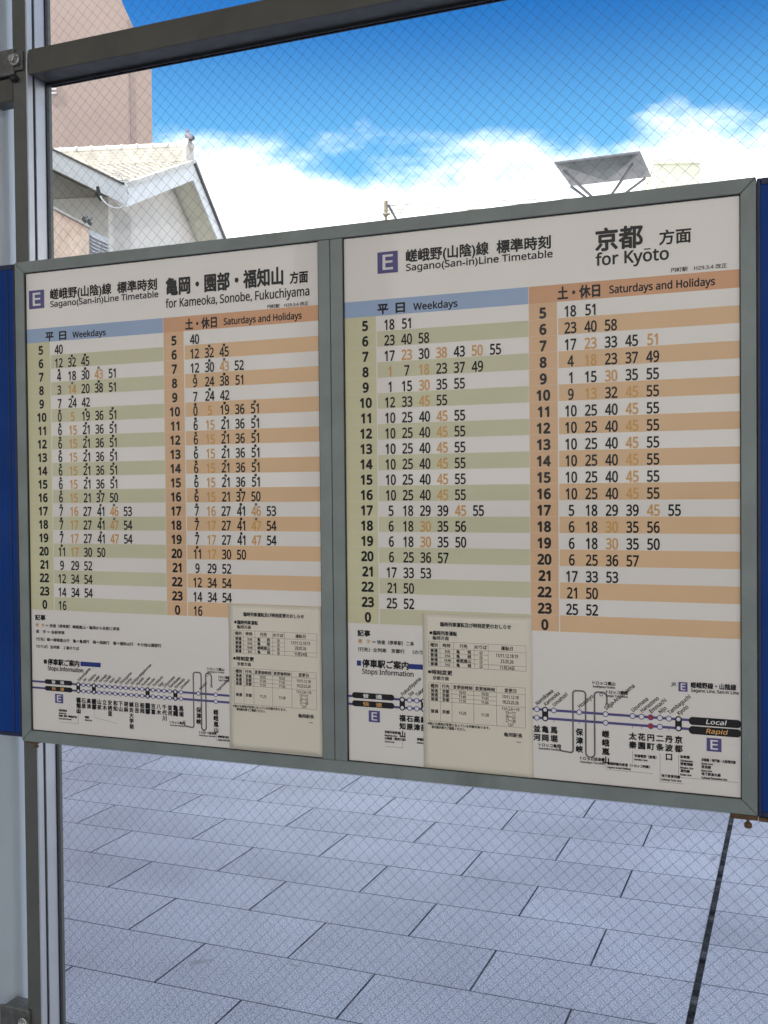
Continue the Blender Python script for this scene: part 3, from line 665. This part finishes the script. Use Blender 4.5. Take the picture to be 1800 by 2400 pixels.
# --- notices pasted over the posters
def notice(left, u0, v0, w, h, label, parent_top):
    def bul(u, v):
        b = max(0, (v - h * .72) / (h * .28))
        return .0014 * b * b * (.6 + .4 * math.sin(u / w * 5 + left * 3)) + .0004 * math.sin(v / h * 7) * math.sin(u / w * 3) ** 2 * .6 + .0003
    t = thing('notice_sheet', (left + (u0 + w / 2) / 1000, PY - .0011, .97), label, 'notice', 'cream notices pasted over the posters')
    s = Sheet(left + u0 / 1000, 1.999 - v0 / 1000, PY - .0011, t, bul)
    m = MB(); nx, nz = 16, 24
    for lift in (0,):
        g_ = [[s.P(w * i / nx + (1.2 * (j / nz) ** 2 if i == nx else 0), h * j / nz, lift) for i in range(nx + 1)] for j in range(nz + 1)]
        m.add([p for r_ in g_ for p in r_], [(j * (nx + 1) + i, (j + 1) * (nx + 1) + i, (j + 1) * (nx + 1) + i + 1, j * (nx + 1) + i + 1) for j in range(nz) for i in range(nx)])
    ob = m.build('paper_sheet', MT['notice'], t, recalc=False, smooth=True)
    so_ = ob.modifiers.new('thickness', 'SOLIDIFY'); so_.thickness = .00025; so_.offset = -1
    s.text('black', '臨時列車運転及び時刻変更のおしらせ', 36, 24, 9, u1=174, fat=.22)
    s.disc('black', 17, 37.5, 3); s.text('black', '臨時列車運転', 21.5, 41, 9, u1=69, fat=.22)
    s.text('black', '亀岡方面', 20, 50, 8, u1=53, fat=.12)
    T0, T1 = 12, 202
    cols = [12, 35, 62, 103, 130, 202]
    for v in (54, 67, 75.5, 84, 92.5, 101): s.line('greyink', [(T0, v), (T1 if v in (54, 67, 101, 92.5) else 130, v)], .45)
    for u in cols: s.line('greyink', [(u, 54), (u, 101)], .45)
    for u, q in zip((23, 48, 82, 116, 166), ('種別', '時刻', '行先', 'のりば', '運転日')): s.text('black', q, u, 63.5, 8, center=True, fat=.12)
    for i, (tm, ds) in enumerate((('9:36', '亀　　岡'), ('9:54', '亀　　岡'), ('10:46', '嵯峨嵐山'), ('9:51', '亀　　岡'))):
        v = 74 + i * 8.5
        s.text('black', '普通', 23, v, 7.4, center=True, fat=.15); s.text('black', tm, 50, v, 7, center=True, fat=.08, xs=.8); s.text('black', ds, 82, v, 7.4, center=True, fat=.12); s.text('black', '②', 116, v, 7.4, center=True, fat=.08)
    s.text('black', '11/11.12.18.19', 166, 77.5, 9, center=True, fat=.08, xs=.72); s.text('black', '23.25.26', 166, 88, 9, center=True, fat=.08, xs=.72); s.text('black', '11月24日', 166, 99.6, 8, center=True, fat=.1, xs=.85)
    s.disc('black', 13.5, 112.5, 3); s.text('black', '時刻変更', 18, 116, 9.4, u1=59, fat=.25)
    s.text('black', '京都方面', 20, 126.5, 8, u1=52, fat=.12)
    cols = [12, 35, 58, 101, 145, 200]
    for v in (132, 144, 152, 160, 168, 206): s.line('greyink', [(T0, v), (200 if v in (132, 144, 168, 206) else 145, v)], .45)
    for u in cols: s.line('greyink', [(u, 132), (u, 206)], .45)
    for u, q, x in zip((23, 46, 79.5, 123, 172), ('種別', '行先', '変更前時刻', '変更後時刻', '変更日'), (1, 1, .96, .96, 1)): s.text('black', q, u, 141.6, 8, center=True, fat=.13, xs=x)
    for i, (p, q) in enumerate((('10:32', '10:33'), ('11:40', '11:41'), ('11:55', '11:56'))):
        v = 150.6 + i * 8
        s.text('black', '普通', 23, v, 7.2, center=True, fat=.13); s.text('black', '京都', 46, v, 7.2, center=True, fat=.13); s.text('black', p, 79, v, 7.2, center=True, fat=.08, xs=.8); s.text('black', q, 123, v, 7.2, center=True, fat=.08, xs=.8)
    s.text('black', '11/11.12.18', 172, 153.6, 8.4, center=True, fat=.08, xs=.72); s.text('black', '19.23.25.26', 172, 163.4, 8.4, center=True, fat=.08, xs=.72)
    s.text('black', '普通', 23, 190, 7.6, center=True, fat=.15); s.text('black', '京都', 46, 190, 7.6, center=True, fat=.15); s.text('black', '11:25', 79, 190, 7.6, center=True, fat=.08, xs=.8); s.text('black', '11:28', 123, 190, 7.6, center=True, fat=.08, xs=.8)
    for i, q in enumerate(('11/1.2.6～10', '13～17', '20～22', '27～30', '12/1')): s.text('black', q, 172, 175.6 + i * 7.3, 7.6, center=True, fat=.08, xs=.78)
    s.text('black', '※他にも時刻が変更になっている列車があります。', 9, 213.5, 6, u1=132, fat=.12); s.text('black', '車内案内等でご確認ください。', 17, 220, 6, u1=84, fat=.12)
    s.text('black', '亀岡駅長', 159, 224, 8.4, u1=194, fat=.15); s.line('black', [(183, 233), (191, 233.6)], 1.2)
    s.finish({'black': 'black_lettering', 'greyink': 'table_rule'})
notice(LX, 517.5, 726, 212, 299, 'cream notice sheet pasted at the lower right of the Fukuchiyama timetable poster', tl)
notice(RX, 161, 730, 213, 299, 'cream notice sheet with a loose lower corner pasted over the Kyoto timetable poster', tr_)

# ------------------------------------------------------------------ houses behind
MT['stucco'] = paint('white_stucco', (.68, .635, .585), .85, 0, .05, 1.6, .18, (.36, .34, .31), .06)
MT['fascia'] = paint('grey_white_fascia', (.74, .74, .73), .6, 0, .05, 3, .2, (.35, .35, .35), .03)
MT['soffit'] = paint('cream_soffit', (.80, .76, .56), .8, 0, .06, 3, .2, (.3, .29, .24), .03)
MT['rooftile'] = paint('pale_roof_tile', (.60, .56, .50), .55, 0, .18, 5, .25, (.25, .21, .18), .05)
MT['roofedge'] = paint('dark_roof_edge', (.12, .11, .11), .6, 0, .2, 6, 0)
MT['pink'] = paint('mauve_render', (.44, .325, .275), .85, 0, .06, .45, .2, (.36, .27, .235), .08)
MT['pinkdark'] = paint('mauve_joint', (.38, .28, .26), .85, 0, .06, 1, 0)
MT['tan'] = paint('tan_siding', (.72, .52, .38), .85, 0, .14, 9, .3, (.33, .24, .18), .2)
MT['louver'] = paint('grey_louver', (.42, .43, .44), .5, .2, .06, 9, .1)
MT['cream'] = paint('pale_yellow_render', (.95, .91, .70), .85, 0, .05, .5, .1, (.5, .45, .33), .05)
MT['siding'] = paint('weathered_siding', (.50, .46, .39), .8, 0, .15, 6, .3, (.3, .26, .2), .1)
MT['brown'] = paint('brown_eave_timber', (.20, .155, .115), .75, 0, .15, 5, .2)
MT['cable'] = paint('white_cable', (.75, .74, .70), .5, 0, .05, 20, 0)
MT['bird'] = paint('pigeon_plumage', (.11, .10, .14), .7, 0, .35, 30, .4, (.03, .03, .045), .1)
MT['panelback'] = paint('solar_panel_back', (.125, .12, .125), .45, .1, .10, 6, .4, (.12, .12, .14), .03)
MT['panel_triangle'] = paint('dark_triangle', (.04, .045, .048), .35, .1, .35, 9, .4, (.04, .05, .05), .05)
MT['pole'] = paint('weathered_pole', (.30, .25, .17), .8, 0, .15, 8, .2)

TH = R(106); U2 = Vector((math.cos(TH), math.sin(TH), 0)); U1 = Vector((-math.sin(TH), math.cos(TH), 0))    # U2 along the gable end, U1 leftwards along the ridge
CO = Vector((-9.739, 13.426, 6.27))
def hp(a, b, z): return CO + U1 * a + U2 * b + Vector((0, 0, z))     # house frame: a = along ridge, b = across the gable, z above the eaves
HW, PITCH, LEN = 7.3, .412, 9.0
def slab(m, pts, t=.16): m.prism([p for p in pts], (0, 0, -t))
house = thing('gable_house', tuple(hp(4, 3.6, -6.27)), 'pale stucco house with a tiled gable roof left of the timetable board', 'house')
INS = .55
m = MB()
gz = lambda b: min(b, HW - b) * PITCH - .2
prof = [(INS, -6.27), (HW - INS, -6.27), (HW - INS, gz(HW - INS)), (HW / 2, gz(HW / 2)), (INS, gz(INS))]
m.prism([hp(.45, b, z) for b, z in prof], U1 * (LEN - .9)); m.build('wall', MT['stucco'], house)
def tiled(name, o, du, dv, nu, nv, pu, mat, parent, valley=False):
    """pantile sheet: o corner at the eave, du along the eave, dv up the slope"""
    m = MB(); n_ = du.cross(dv).normalized()
    if n_.z < 0: n_ = -n_
    S_ = 6; vs = []; fs = []
    cols = nu * S_ + 1
    for j in range(nv):
        for e_ in (0, 1):
            for i in range(cols):
                ph = (i % S_) / S_
                hgt = .035 * (math.sin(2 * math.pi * ph) * .5 + .5) + (.045 if e_ == 0 else .012)
                vs.append(o + du * (i / (cols - 1)) + dv * ((j + e_) / nv) + n_ * hgt)
    for r_ in range(2 * nv - 1):
        for i in range(cols - 1):
            if valley:
                q = vs[r_ * cols + i] - CO; a_, b_ = q.dot(U1), q.dot(U2)
                if b_ < 1.25 * min(a_, 7.0 - a_) - .12: continue
            fs.append((r_ * cols + i, r_ * cols + i + 1, (r_ + 1) * cols + i + 1, (r_ + 1) * cols + i))
    m.add(vs, fs); return m.build(name, mat, parent)
m = MB()
for poly in ([(0, 0), (0, HW / 2), (2.92, HW / 2)], [(7.0, 0), (LEN, 0), (LEN, HW / 2), (4.08, HW / 2)]):
    m.prism([hp(a, b, b * PITCH) for a, b in poly], (0, 0, -.16))
m.prism([hp(0, HW / 2 + .002, HW / 2 * PITCH), hp(0, HW, 0), hp(LEN, HW, 0), hp(LEN, HW / 2 + .002, HW / 2 * PITCH)], (0, 0, -.16))
roof = m.build('roof', MT['soffit'], house)
tiled('roof_tiles', hp(-.02, -.05, .005), U1 * LEN, U2 * (HW / 2 + .03) + Vector((0, 0, (HW / 2 + .03) * PITCH)), 34, 15, .27, MT['rooftile'], roof, True)
tiled('roof_tiles', hp(-.02, HW + .05, .005), U1 * LEN, -U2 * (HW / 2 + .03) + Vector((0, 0, (HW / 2 + .03) * PITCH)), 34, 15, .27, MT['rooftile'], roof)
m = MB()
FB = .30
for sgn in (0, 1):
    p0, p1 = (0, HW / 2) if sgn == 0 else (HW / 2, HW)
    z0, z1 = (p0 if sgn == 0 else HW - p0) * PITCH, (p1 if sgn == 0 else HW - p1) * PITCH
    m = MB(); m.prism([hp(-.03, p0 + .002, z0 - FB), hp(-.03, p1 - .002, z1 - FB), hp(-.03, p1 - .002, z1 + .02), hp(-.03, p0 + .002, z0 + .02)], U1 * .03 * -1); m.build('bargeboard', MT['fascia'], house)
    m = MB(); m.prism([hp(-.02, p0 + .002, z0 + .021), hp(-.02, p1 - .002, z1 + .021), hp(-.02, p1 - .002, z1 + .085), hp(-.02, p0 + .002, z0 + .085)], U1 * -.09); m.build('verge_tile', MT['roofedge'] if sgn else MT['rooftile'], house)
m = MB(); RZ = HW / 2 * PITCH
for i in range(5):
    w_ = .16 - .012 * i; m.prism([hp(.05, HW / 2 - w_, RZ + .02 + .055 * i), hp(.05, HW / 2 + w_, RZ + .02 + .055 * i), hp(.05, HW / 2 + w_, RZ + .068 + .055 * i), hp(.05, HW / 2 - w_, RZ + .068 + .055 * i)], U1 * (LEN - .1))
m.tube([hp(.05, HW / 2, RZ + .32), hp(LEN, HW / 2, RZ + .32)], .10, 12)
for i in range(30): m.tube([hp(.1 + i * .3, HW / 2, RZ + .32), hp(.14 + i * .3, HW / 2, RZ + .32)], .115, 12)
m.build('ridge', MT['rooftile'], house)
m = MB()   # ridge end ornament
m.prism([hp(-.02, HW / 2 - .26, RZ - .02), hp(-.02, HW / 2 + .26, RZ - .02), hp(-.02, HW / 2 + .22, RZ + .28), hp(-.02, HW / 2 + .10, RZ + .46), hp(-.02, HW / 2 - .10, RZ + .46), hp(-.02, HW / 2 - .22, RZ + .28)], U1 * .10)
m.tube([hp(-.06, HW / 2, RZ + .30), hp(.10, HW / 2, RZ + .36), hp(.25, HW / 2, RZ + .38)], [.09, .11, .08], 10)
m.build('ridge_ornament', MT['rooftile'], house, bevel=.02)

# front wing of the house: gable turned to the street, nearer and a little lower
WP = .515
def wp(a, f, z): return CO + U1 * a - U2 * f + Vector((0, 0, z))
wing = thing('house_wing', tuple(wp(3.4, -.2, -6.27)), 'front wing of the pale house, sloping fascia with a cable loop below', 'house')
WW = 7.0
wz = lambda a: min(a, WW - a) * WP - .22
m = MB(); m.prism([wp(a, -.72, z) for a, z in ((.45, -6.27), (WW - .5, -6.27), (WW - .5, wz(WW - .5)), (WW / 2, wz(WW / 2)), (.45, wz(.45)))], U2 * .9 * 1.0); m.build('wall', MT['stucco'], wing)
def wroof(name, z, t, mat, f0, back):
    m = MB()
    for sg in (0, 1):
        A_ = lambda a: a if sg == 0 else WW - a
        m.prism([wp(A_(-.02), f0, z - .01), wp(A_(WW / 2), f0, WW / 2 * WP + z), wp(A_(WW / 2), -back, WW / 2 * WP + z), wp(A_(.10), -.12, .05 + z)], (0, 0, -t))
    return m.build(name, mat, wing)
wroof('roof', -.03, .17, MT['soffit'], 0, 3.4)
for sg in (0, 1):
    A_ = (lambda a: a) if sg == 0 else (lambda a: WW - a)
    m = MB(); m.prism([wp(A_(-.04), .03, -.27), wp(A_(WW / 2), .03, WW / 2 * WP - .24), wp(A_(WW / 2), .03, WW / 2 * WP + .04), wp(A_(-.04), .03, .02)], U2 * .03); m.build('bargeboard', MT['fascia'], wing)
wroof('roof_edge', .075, .034, MT['roofedge'], .05, .12)
wroof('roof_covering', .06, .08, MT['rooftile'], -.13, 3.4)

cb = thing('cable_loop', (-10.1, 13.3, 6.2), 'thin white service cable looping below the corner of the house eaves', 'cable')
pts2 = [(270, 404), (281, 410), (289, 420), (296, 434), (300, 450), (300, 464), (297, 474), (290, 483), (281, 488), (270, 488), (258, 484), (247, 476), (240, 468), (235, 460)]
def unproj(px_, py_, dep):
    d = -rz + rx * ((px_ - 900) / 2414) - ry * ((py_ - 1200) / 2414); return Vector((0, 0, EYE)) + d * dep
m = MB(); m.tube([unproj(x, y, 14.6) for x, y in pts2], .012, 6); m.build('cable_run', MT['cable'], cb, smooth=True)
m = MB(); q = unproj(233, 457, 14.7)
m.tube([q + Vector((-.03, 0, .12)), q + Vector((0, 0, -.02)), q + Vector((.03, 0, -.08))], [.022, .035, .02], 6); m.tube([q + Vector((-.07, 0, .02)), q + Vector((.06, 0, -.06))], .014, 6); m.build('insulator', MT['gasket'], cb)

# bird on the ridge ornament
b0 = hp(.0, HW / 2, RZ + .36)
bm_ = bmesh.new(); BS = 1.25
prof = [(-.17, .045, .012, .03), (-.10, .075, .028, .04), (-.03, .115, .055, .06), (.04, .145, .062, .066), (.085, .175, .045, .05), (.11, .215, .03, .032), (.125, .25, .032, .033), (.15, .258, .022, .02), (.18, .248, .005, .005)]
rings = []
dirx = (-U1 * .35 + U2 * .2 - Vector((1, 0, 0)) * .6).normalized()
side = dirx.cross(Vector((0, 0, 1))).normalized()
for a, z, w, h in prof:
    rings.append([bm_.verts.new(b0 + (dirx * a + Vector((0, 0, z)) + side * w * math.cos(2 * math.pi * k / 10) + Vector((0, 0, h * math.sin(2 * math.pi * k / 10)))) * BS) for k in range(10)])
for a, b in zip(rings, rings[1:]):
    for k in range(10): bm_.faces.new((a[k], a[(k + 1) % 10], b[(k + 1) % 10], b[k]))
bm_.faces.new(rings[0]); bm_.faces.new(rings[-1])
for sgn in (-1, 1):   # folded wings and legs stay in the same surface
    r0 = [bm_.verts.new(b0 + (dirx * a + side * sgn * w + Vector((0, 0, z))) * BS) for a, w, z in ((.07, .055, .17), (.0, .074, .15), (-.10, .05, .09), (-.21, .02, .03), (-.11, .045, .06), (.0, .068, .09), (.06, .055, .12))]
    bm_.faces.new(r0)
    lg = [[bm_.verts.new(b0 + (dirx * (.01 + .01 * i) + side * (sgn * .028 + .007 * math.cos(2.09 * k)) + dirx * .007 * math.sin(2.09 * k) + Vector((0, 0, z))) * BS) for k in range(3)] for i, z in enumerate((.09, .0))]
    for k in range(3): bm_.faces.new((lg[0][k], lg[0][(k + 1) % 3], lg[1][(k + 1) % 3], lg[1][k]))
bmesh.ops.recalc_face_normals(bm_, faces=bm_.faces)
me = bpy.data.meshes.new('bird'); bm_.to_mesh(me); bm_.free()
for p in me.polygons: p.use_smooth = True
me.materials.append(MT['bird']); bo = bpy.data.objects.new('bird', me); C.objects.link(bo)
tag(bo, 'small dark bird perched on the ridge end of the tiled house roof', 'bird')

# tan annex in front of the house, with grey louvres at its end
AT = R(97.7); AV = Vector((math.cos(AT), math.sin(AT), 0)); AN = Vector((-math.sin(AT), math.cos(AT), 0))
AP = Vector((-8.042, 9.766, 0)); AH = 4.825
annex = thing('tan_annex', tuple(AP - AV * 1.2 + AN * 1.2), 'low tan building with a grey louvre box, in front of the pale house', 'building')
m = MB(); m.prism([AP - AV * 3 + Vector((0, 0, 0)), AP + AV * .757, AP + AV * .757 + Vector((0, 0, AH - .03)), AP - AV * 3 + Vector((0, 0, AH + .08))], AN * 2.6); m.build('wall', MT['tan'], annex)
m = MB(); m.prism([AP - AV * 3.02 - AN * .03 + Vector((0, 0, AH + .081)), AP + AV * .765 - AN * .03 + Vector((0, 0, AH - .029)), AP + AV * .765 - AN * .03 + Vector((0, 0, AH + .0)), AP - AV * 3.02 - AN * .03 + Vector((0, 0, AH + .11))], AN * 2.66); m.build('coping', MT['siding'], annex)
m = MB()
Z1 = AH - .04
m.prism([AP + AV * .76, AP + AV * 1.25, AP + AV * 1.25 + Vector((0, 0, Z1)), AP + AV * .76 + Vector((0, 0, Z1))], AN * 1.2)
lv = m.build('louvre_box', MT['louver'], annex)
m = MB()
z = 2.6
while z < Z1 - .05:
    m.prism([AP + AV * .775 - AN * .001 + Vector((0, 0, z)), AP + AV * 1.0 - AN * .001 + Vector((0, 0, z)), AP + AV * 1.0 - AN * .03 + Vector((0, 0, z - .02)), AP + AV * .775 - AN * .03 + Vector((0, 0, z - .02))], (0, 0, .012))
    m.prism([AP + AV * 1.02 - AN * .001 + Vector((0, 0, z)), AP + AV * 1.235 - AN * .001 + Vector((0, 0, z)), AP + AV * 1.235 - AN * .03 + Vector((0, 0, z - .02)), AP + AV * 1.02 - AN * .03 + Vector((0, 0, z - .02))], (0, 0, .012))
    z += .045
m.build('louvre_blades', MT['louver'], annex)['kind'] = 'stuff'
m = MB()
for t_ in (.62, .74):
    q = AP + AV * t_ + Vector((0, 0, AH)) - AN * .02
    m.tube([q, q + Vector((0, 0, .07)), q + AV * .05 + Vector((0, 0, .10))], .022, 6); m.tube([q + AV * -.04 + Vector((0, 0, .04)), q + AV * .05 + Vector((0, 0, .04))], .015, 6)
m.build('bracket', MT['cast'], annex)

# tall mauve building
pk = thing('apartment_tower', (-30, 36, 0), 'tall windowless mauve building rising behind the pale house', 'building')
m = MB()
xr, yr = -23.31, 34.08
dF = Vector((-.93, -.36, 0)).normalized()
def fp(s_, z): return Vector((xr, yr, z)) + dF * s_
m.prism([fp(0, 0), fp(0, 18.1), fp(.70, 19.68), fp(1.15, 20.71), fp(2.6, 24.5), fp(16, 24.5), fp(16, 0)], Vector((-.64, .77, 0)) * 9); m.build('wall', MT['pink'], pk)
m = MB(); m.prism([fp(.86, 0), fp(.92, 0), fp(.92, 20.0), fp(.86, 19.9)], Vector((.36, -.93, 0)) * .03); m.build('panel_joint', MT['pinkdark'], pk)
MT['ventwhite'] = paint('white_vent', (.75, .74, .72), .5, 0, .05, 5, 0)
for i in range(3):
    q = fp(3.72, 17.1 + .16 * i)
    m = MB(); m.prism([q, q + dF * .5, q + dF * .5 + Vector((0, 0, .07)), q + Vector((0, 0, .07))], Vector((.36, -.93, 0)) * .05); m.build('vent_slat', MT['ventwhite'], pk)

# weathered house seen through the slit left of the post
MT['ventwhite2'] = paint('pale_plaster', (.82, .80, .75), .8, 0, .05, 4, .2)
MT['darkstorey'] = paint('shaded_recess_wall', (.10, .11, .10), .8, 0, .2, 6, .3)  # shade of the recessed storey, put into the wall colour
sh = thing('sided_house', (-13, 12.5, 0), 'weathered house with clapboard walls glimpsed between column and post', 'house')
def para(m, x0, x1, y0, y1, z0, z1):
    k_ = -.95; sh_ = lambda y_: (y_ - 11.2) * k_
    m.prism([(x0 + sh_(y0), y0, z0), (x1 + sh_(y0), y0, z0), (x1 + sh_(y1), y1, z0), (x0 + sh_(y1), y1, z0)], (0, 0, z1 - z0))
m = MB(); para(m, -14.5, -9.75, 11.2, 15.5, 0, 5.15); m.build('wall', MT['siding'], sh)
m = MB()
z = 4.1
while z < 5.1: m.prism([(-14.5, 11.199, z), (-14.5, 11.17, z), (-14.5, 11.185, z + .10), (-14.5, 11.199, z + .10)], (4.75, 0, 0)); z += .115
m.build('siding_boards', MT['siding'], sh)
m = MB(); para(m, -14.5, -9.8, 11.35, 15.5, 5.151, 5.56); m.build('upper_wall', MT['ventwhite2'], sh)
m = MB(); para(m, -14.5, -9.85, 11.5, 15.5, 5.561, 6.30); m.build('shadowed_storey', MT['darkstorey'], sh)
m = MB(); para(m, -14.6, -9.75, 11.2, 15.6, 6.301, 6.45); m.build('floor_band', MT['cream'], sh)
m = MB(); para(m, -14.6, -9.8, 11.3, 15.6, 6.451, 6.70); m.build('eave_timber', MT['brown'], sh)
m = MB(); para(m, -14.5, -9.85, 11.4, 15.5, 6.701, 7.60); m.build('upper_wall', MT['ventwhite2'], sh)
m = MB(); para(m, -14.7, -9.70, 11.0, 15.8, 7.601, 7.95); m.build('roof', MT['brown'], sh)
m = MB(); m.tube([(-10.05, 11.6, 6.0), (-9.75, 11.6, 5.65)], .05, 8); m.build('drain_pipe', MT['fascia'], sh)

# pale yellow block far away on the right
yb = thing('distant_block', (-3, 50, 0), 'pale yellow building far behind the tilted roof panel', 'building')
m = MB(); m.prism([(-5.83, 46.47, 0), (-4.0, 47.2, 0), (-4.0, 47.2, 15.72), (-5.83, 46.47, 15.72)], (-1.2, 5, 0)); m.build('wall', MT['cream'], yb)
m = MB(); m.prism([(-5.86, 46.42, 15.721), (-3.97, 47.15, 15.721), (-3.97, 47.15, 15.95), (-5.86, 46.42, 15.95)], (-1.22, 5.1, 0)); m.build('parapet', MT['cream'], yb)

# low white building carrying the tilted panel
lb = thing('flat_roof_building', (-4, 27, 0), 'low flat roofed building hidden behind the right timetable poster', 'building')
m = MB(); m.box(-8, 1.5, 24.9, 31, 0, 7.9); m.build('wall', MT['stucco'], lb)
m = MB(); m.box(-8.1, 1.6, 24.8, 31.1, 7.901, 8.02); m.build('parapet', MT['fascia'], lb)
sp_ = thing('tilted_roof_panel', tuple(unproj(1405, 460, 25.4)), 'tilted grey panel on strut legs standing on a roof above the Kyoto poster', 'panel')
TLp, TRp, BRp, BLp = unproj(1299, 383, 25.0), unproj(1501, 357, 25.0), unproj(1527, 415, 25.9), unproj(1338, 437, 25.9)
nrm = (TRp - TLp).cross(BLp - TLp).normalized()
if nrm.y < 0: nrm = -nrm
m = MB(); m.prism([TLp, TRp, BRp, BLp], nrm * .05); m.build('panel_board', MT['panelback'], sp_, bevel=.008)
lerp = lambda a, b, t_: a + (b - a) * t_
mid = lerp(lerp(TLp, TRp, .45), lerp(BLp, BRp, .45), .93)
m = MB(); m.prism([p - nrm * .004 for p in (lerp(TLp, TRp, .03) + (BLp - TLp) * .05, lerp(TLp, TRp, .97) + (BLp - TLp) * .05, mid)], nrm * .003); m.build('dark_triangle', MT['panel_triangle'], sp_)  # darker triangle laid over the near face of the panel
for a, b in ((unproj(1318, 398, 24.95), unproj(1388, 462, 25.35)), (unproj(1338, 437, 25.8), unproj(1372, 462, 25.5)), (unproj(1484, 384, 25.2), unproj(1431, 460, 25.35)), (unproj(1512, 418, 25.8), unproj(1464, 454, 25.6))):
    m = MB(); m.tube([a, b, b + Vector((0, 0, -.75))], .038, 6); m.build('strut_leg', MT['panelback'], sp_)

# pole with a brace and its wires
pt = unproj(904, 470, 20); pole = thing('utility_pole', (pt.x, pt.y, 0), 'short weathered pole top with a diagonal stay above the middle of the board', 'pole')
m = MB(); m.tube([(pt.x, pt.y, 0), (pt.x, pt.y, pt.z - .33)], [.05, .03], 10); m.build('pole_shaft', MT['pole'], pole)
m = MB(); m.tube([(pt.x, pt.y, pt.z - .33), (pt.x, pt.y, pt.z - .30), (pt.x, pt.y, pt.z - .02), (pt.x, pt.y, pt.z)], [.025, .042, .042, .025], 10); m.build('insulator_cap', MT['pole'], pole)
m = MB(); m.tube([unproj(910, 480, 20), unproj(928, 513, 20.0), unproj(945, 545, 20)], .028, 6); m.build('stay_brace', MT['panelback'], pole)
m = MB(); m.tube([unproj(897, 502, 19.9), unproj(914, 501, 19.9)], .03, 6); m.build('cross_pin', MT['pole'], pole)
for (y0, y1, y2) in ((482, 481, 470), (493, 491, 479), (500, 499, 489)):
    m = MB(); m.tube([unproj(908, y0, 20)] + [unproj(908 + (1500 - 908) * t_, y0 + (y2 - y0) * t_ * 1.6 + 14 * (t_ * t_ - t_), 20 + 6 * t_) for t_ in (.15, .3, .45, .6, .8, 1)], .010, 5)
    w_ = m.build('power_wire', MT['pole'])
    tag(w_, {482: 'uppermost thin wire running right from the short pole', 493: 'middle thin wire running right from the short pole', 500: 'lowest thin wire running right from the short pole'}[y0], 'wire', 'wires from the pole')

for o in list(C.objects):
    if '_base' in o: del o['_base']
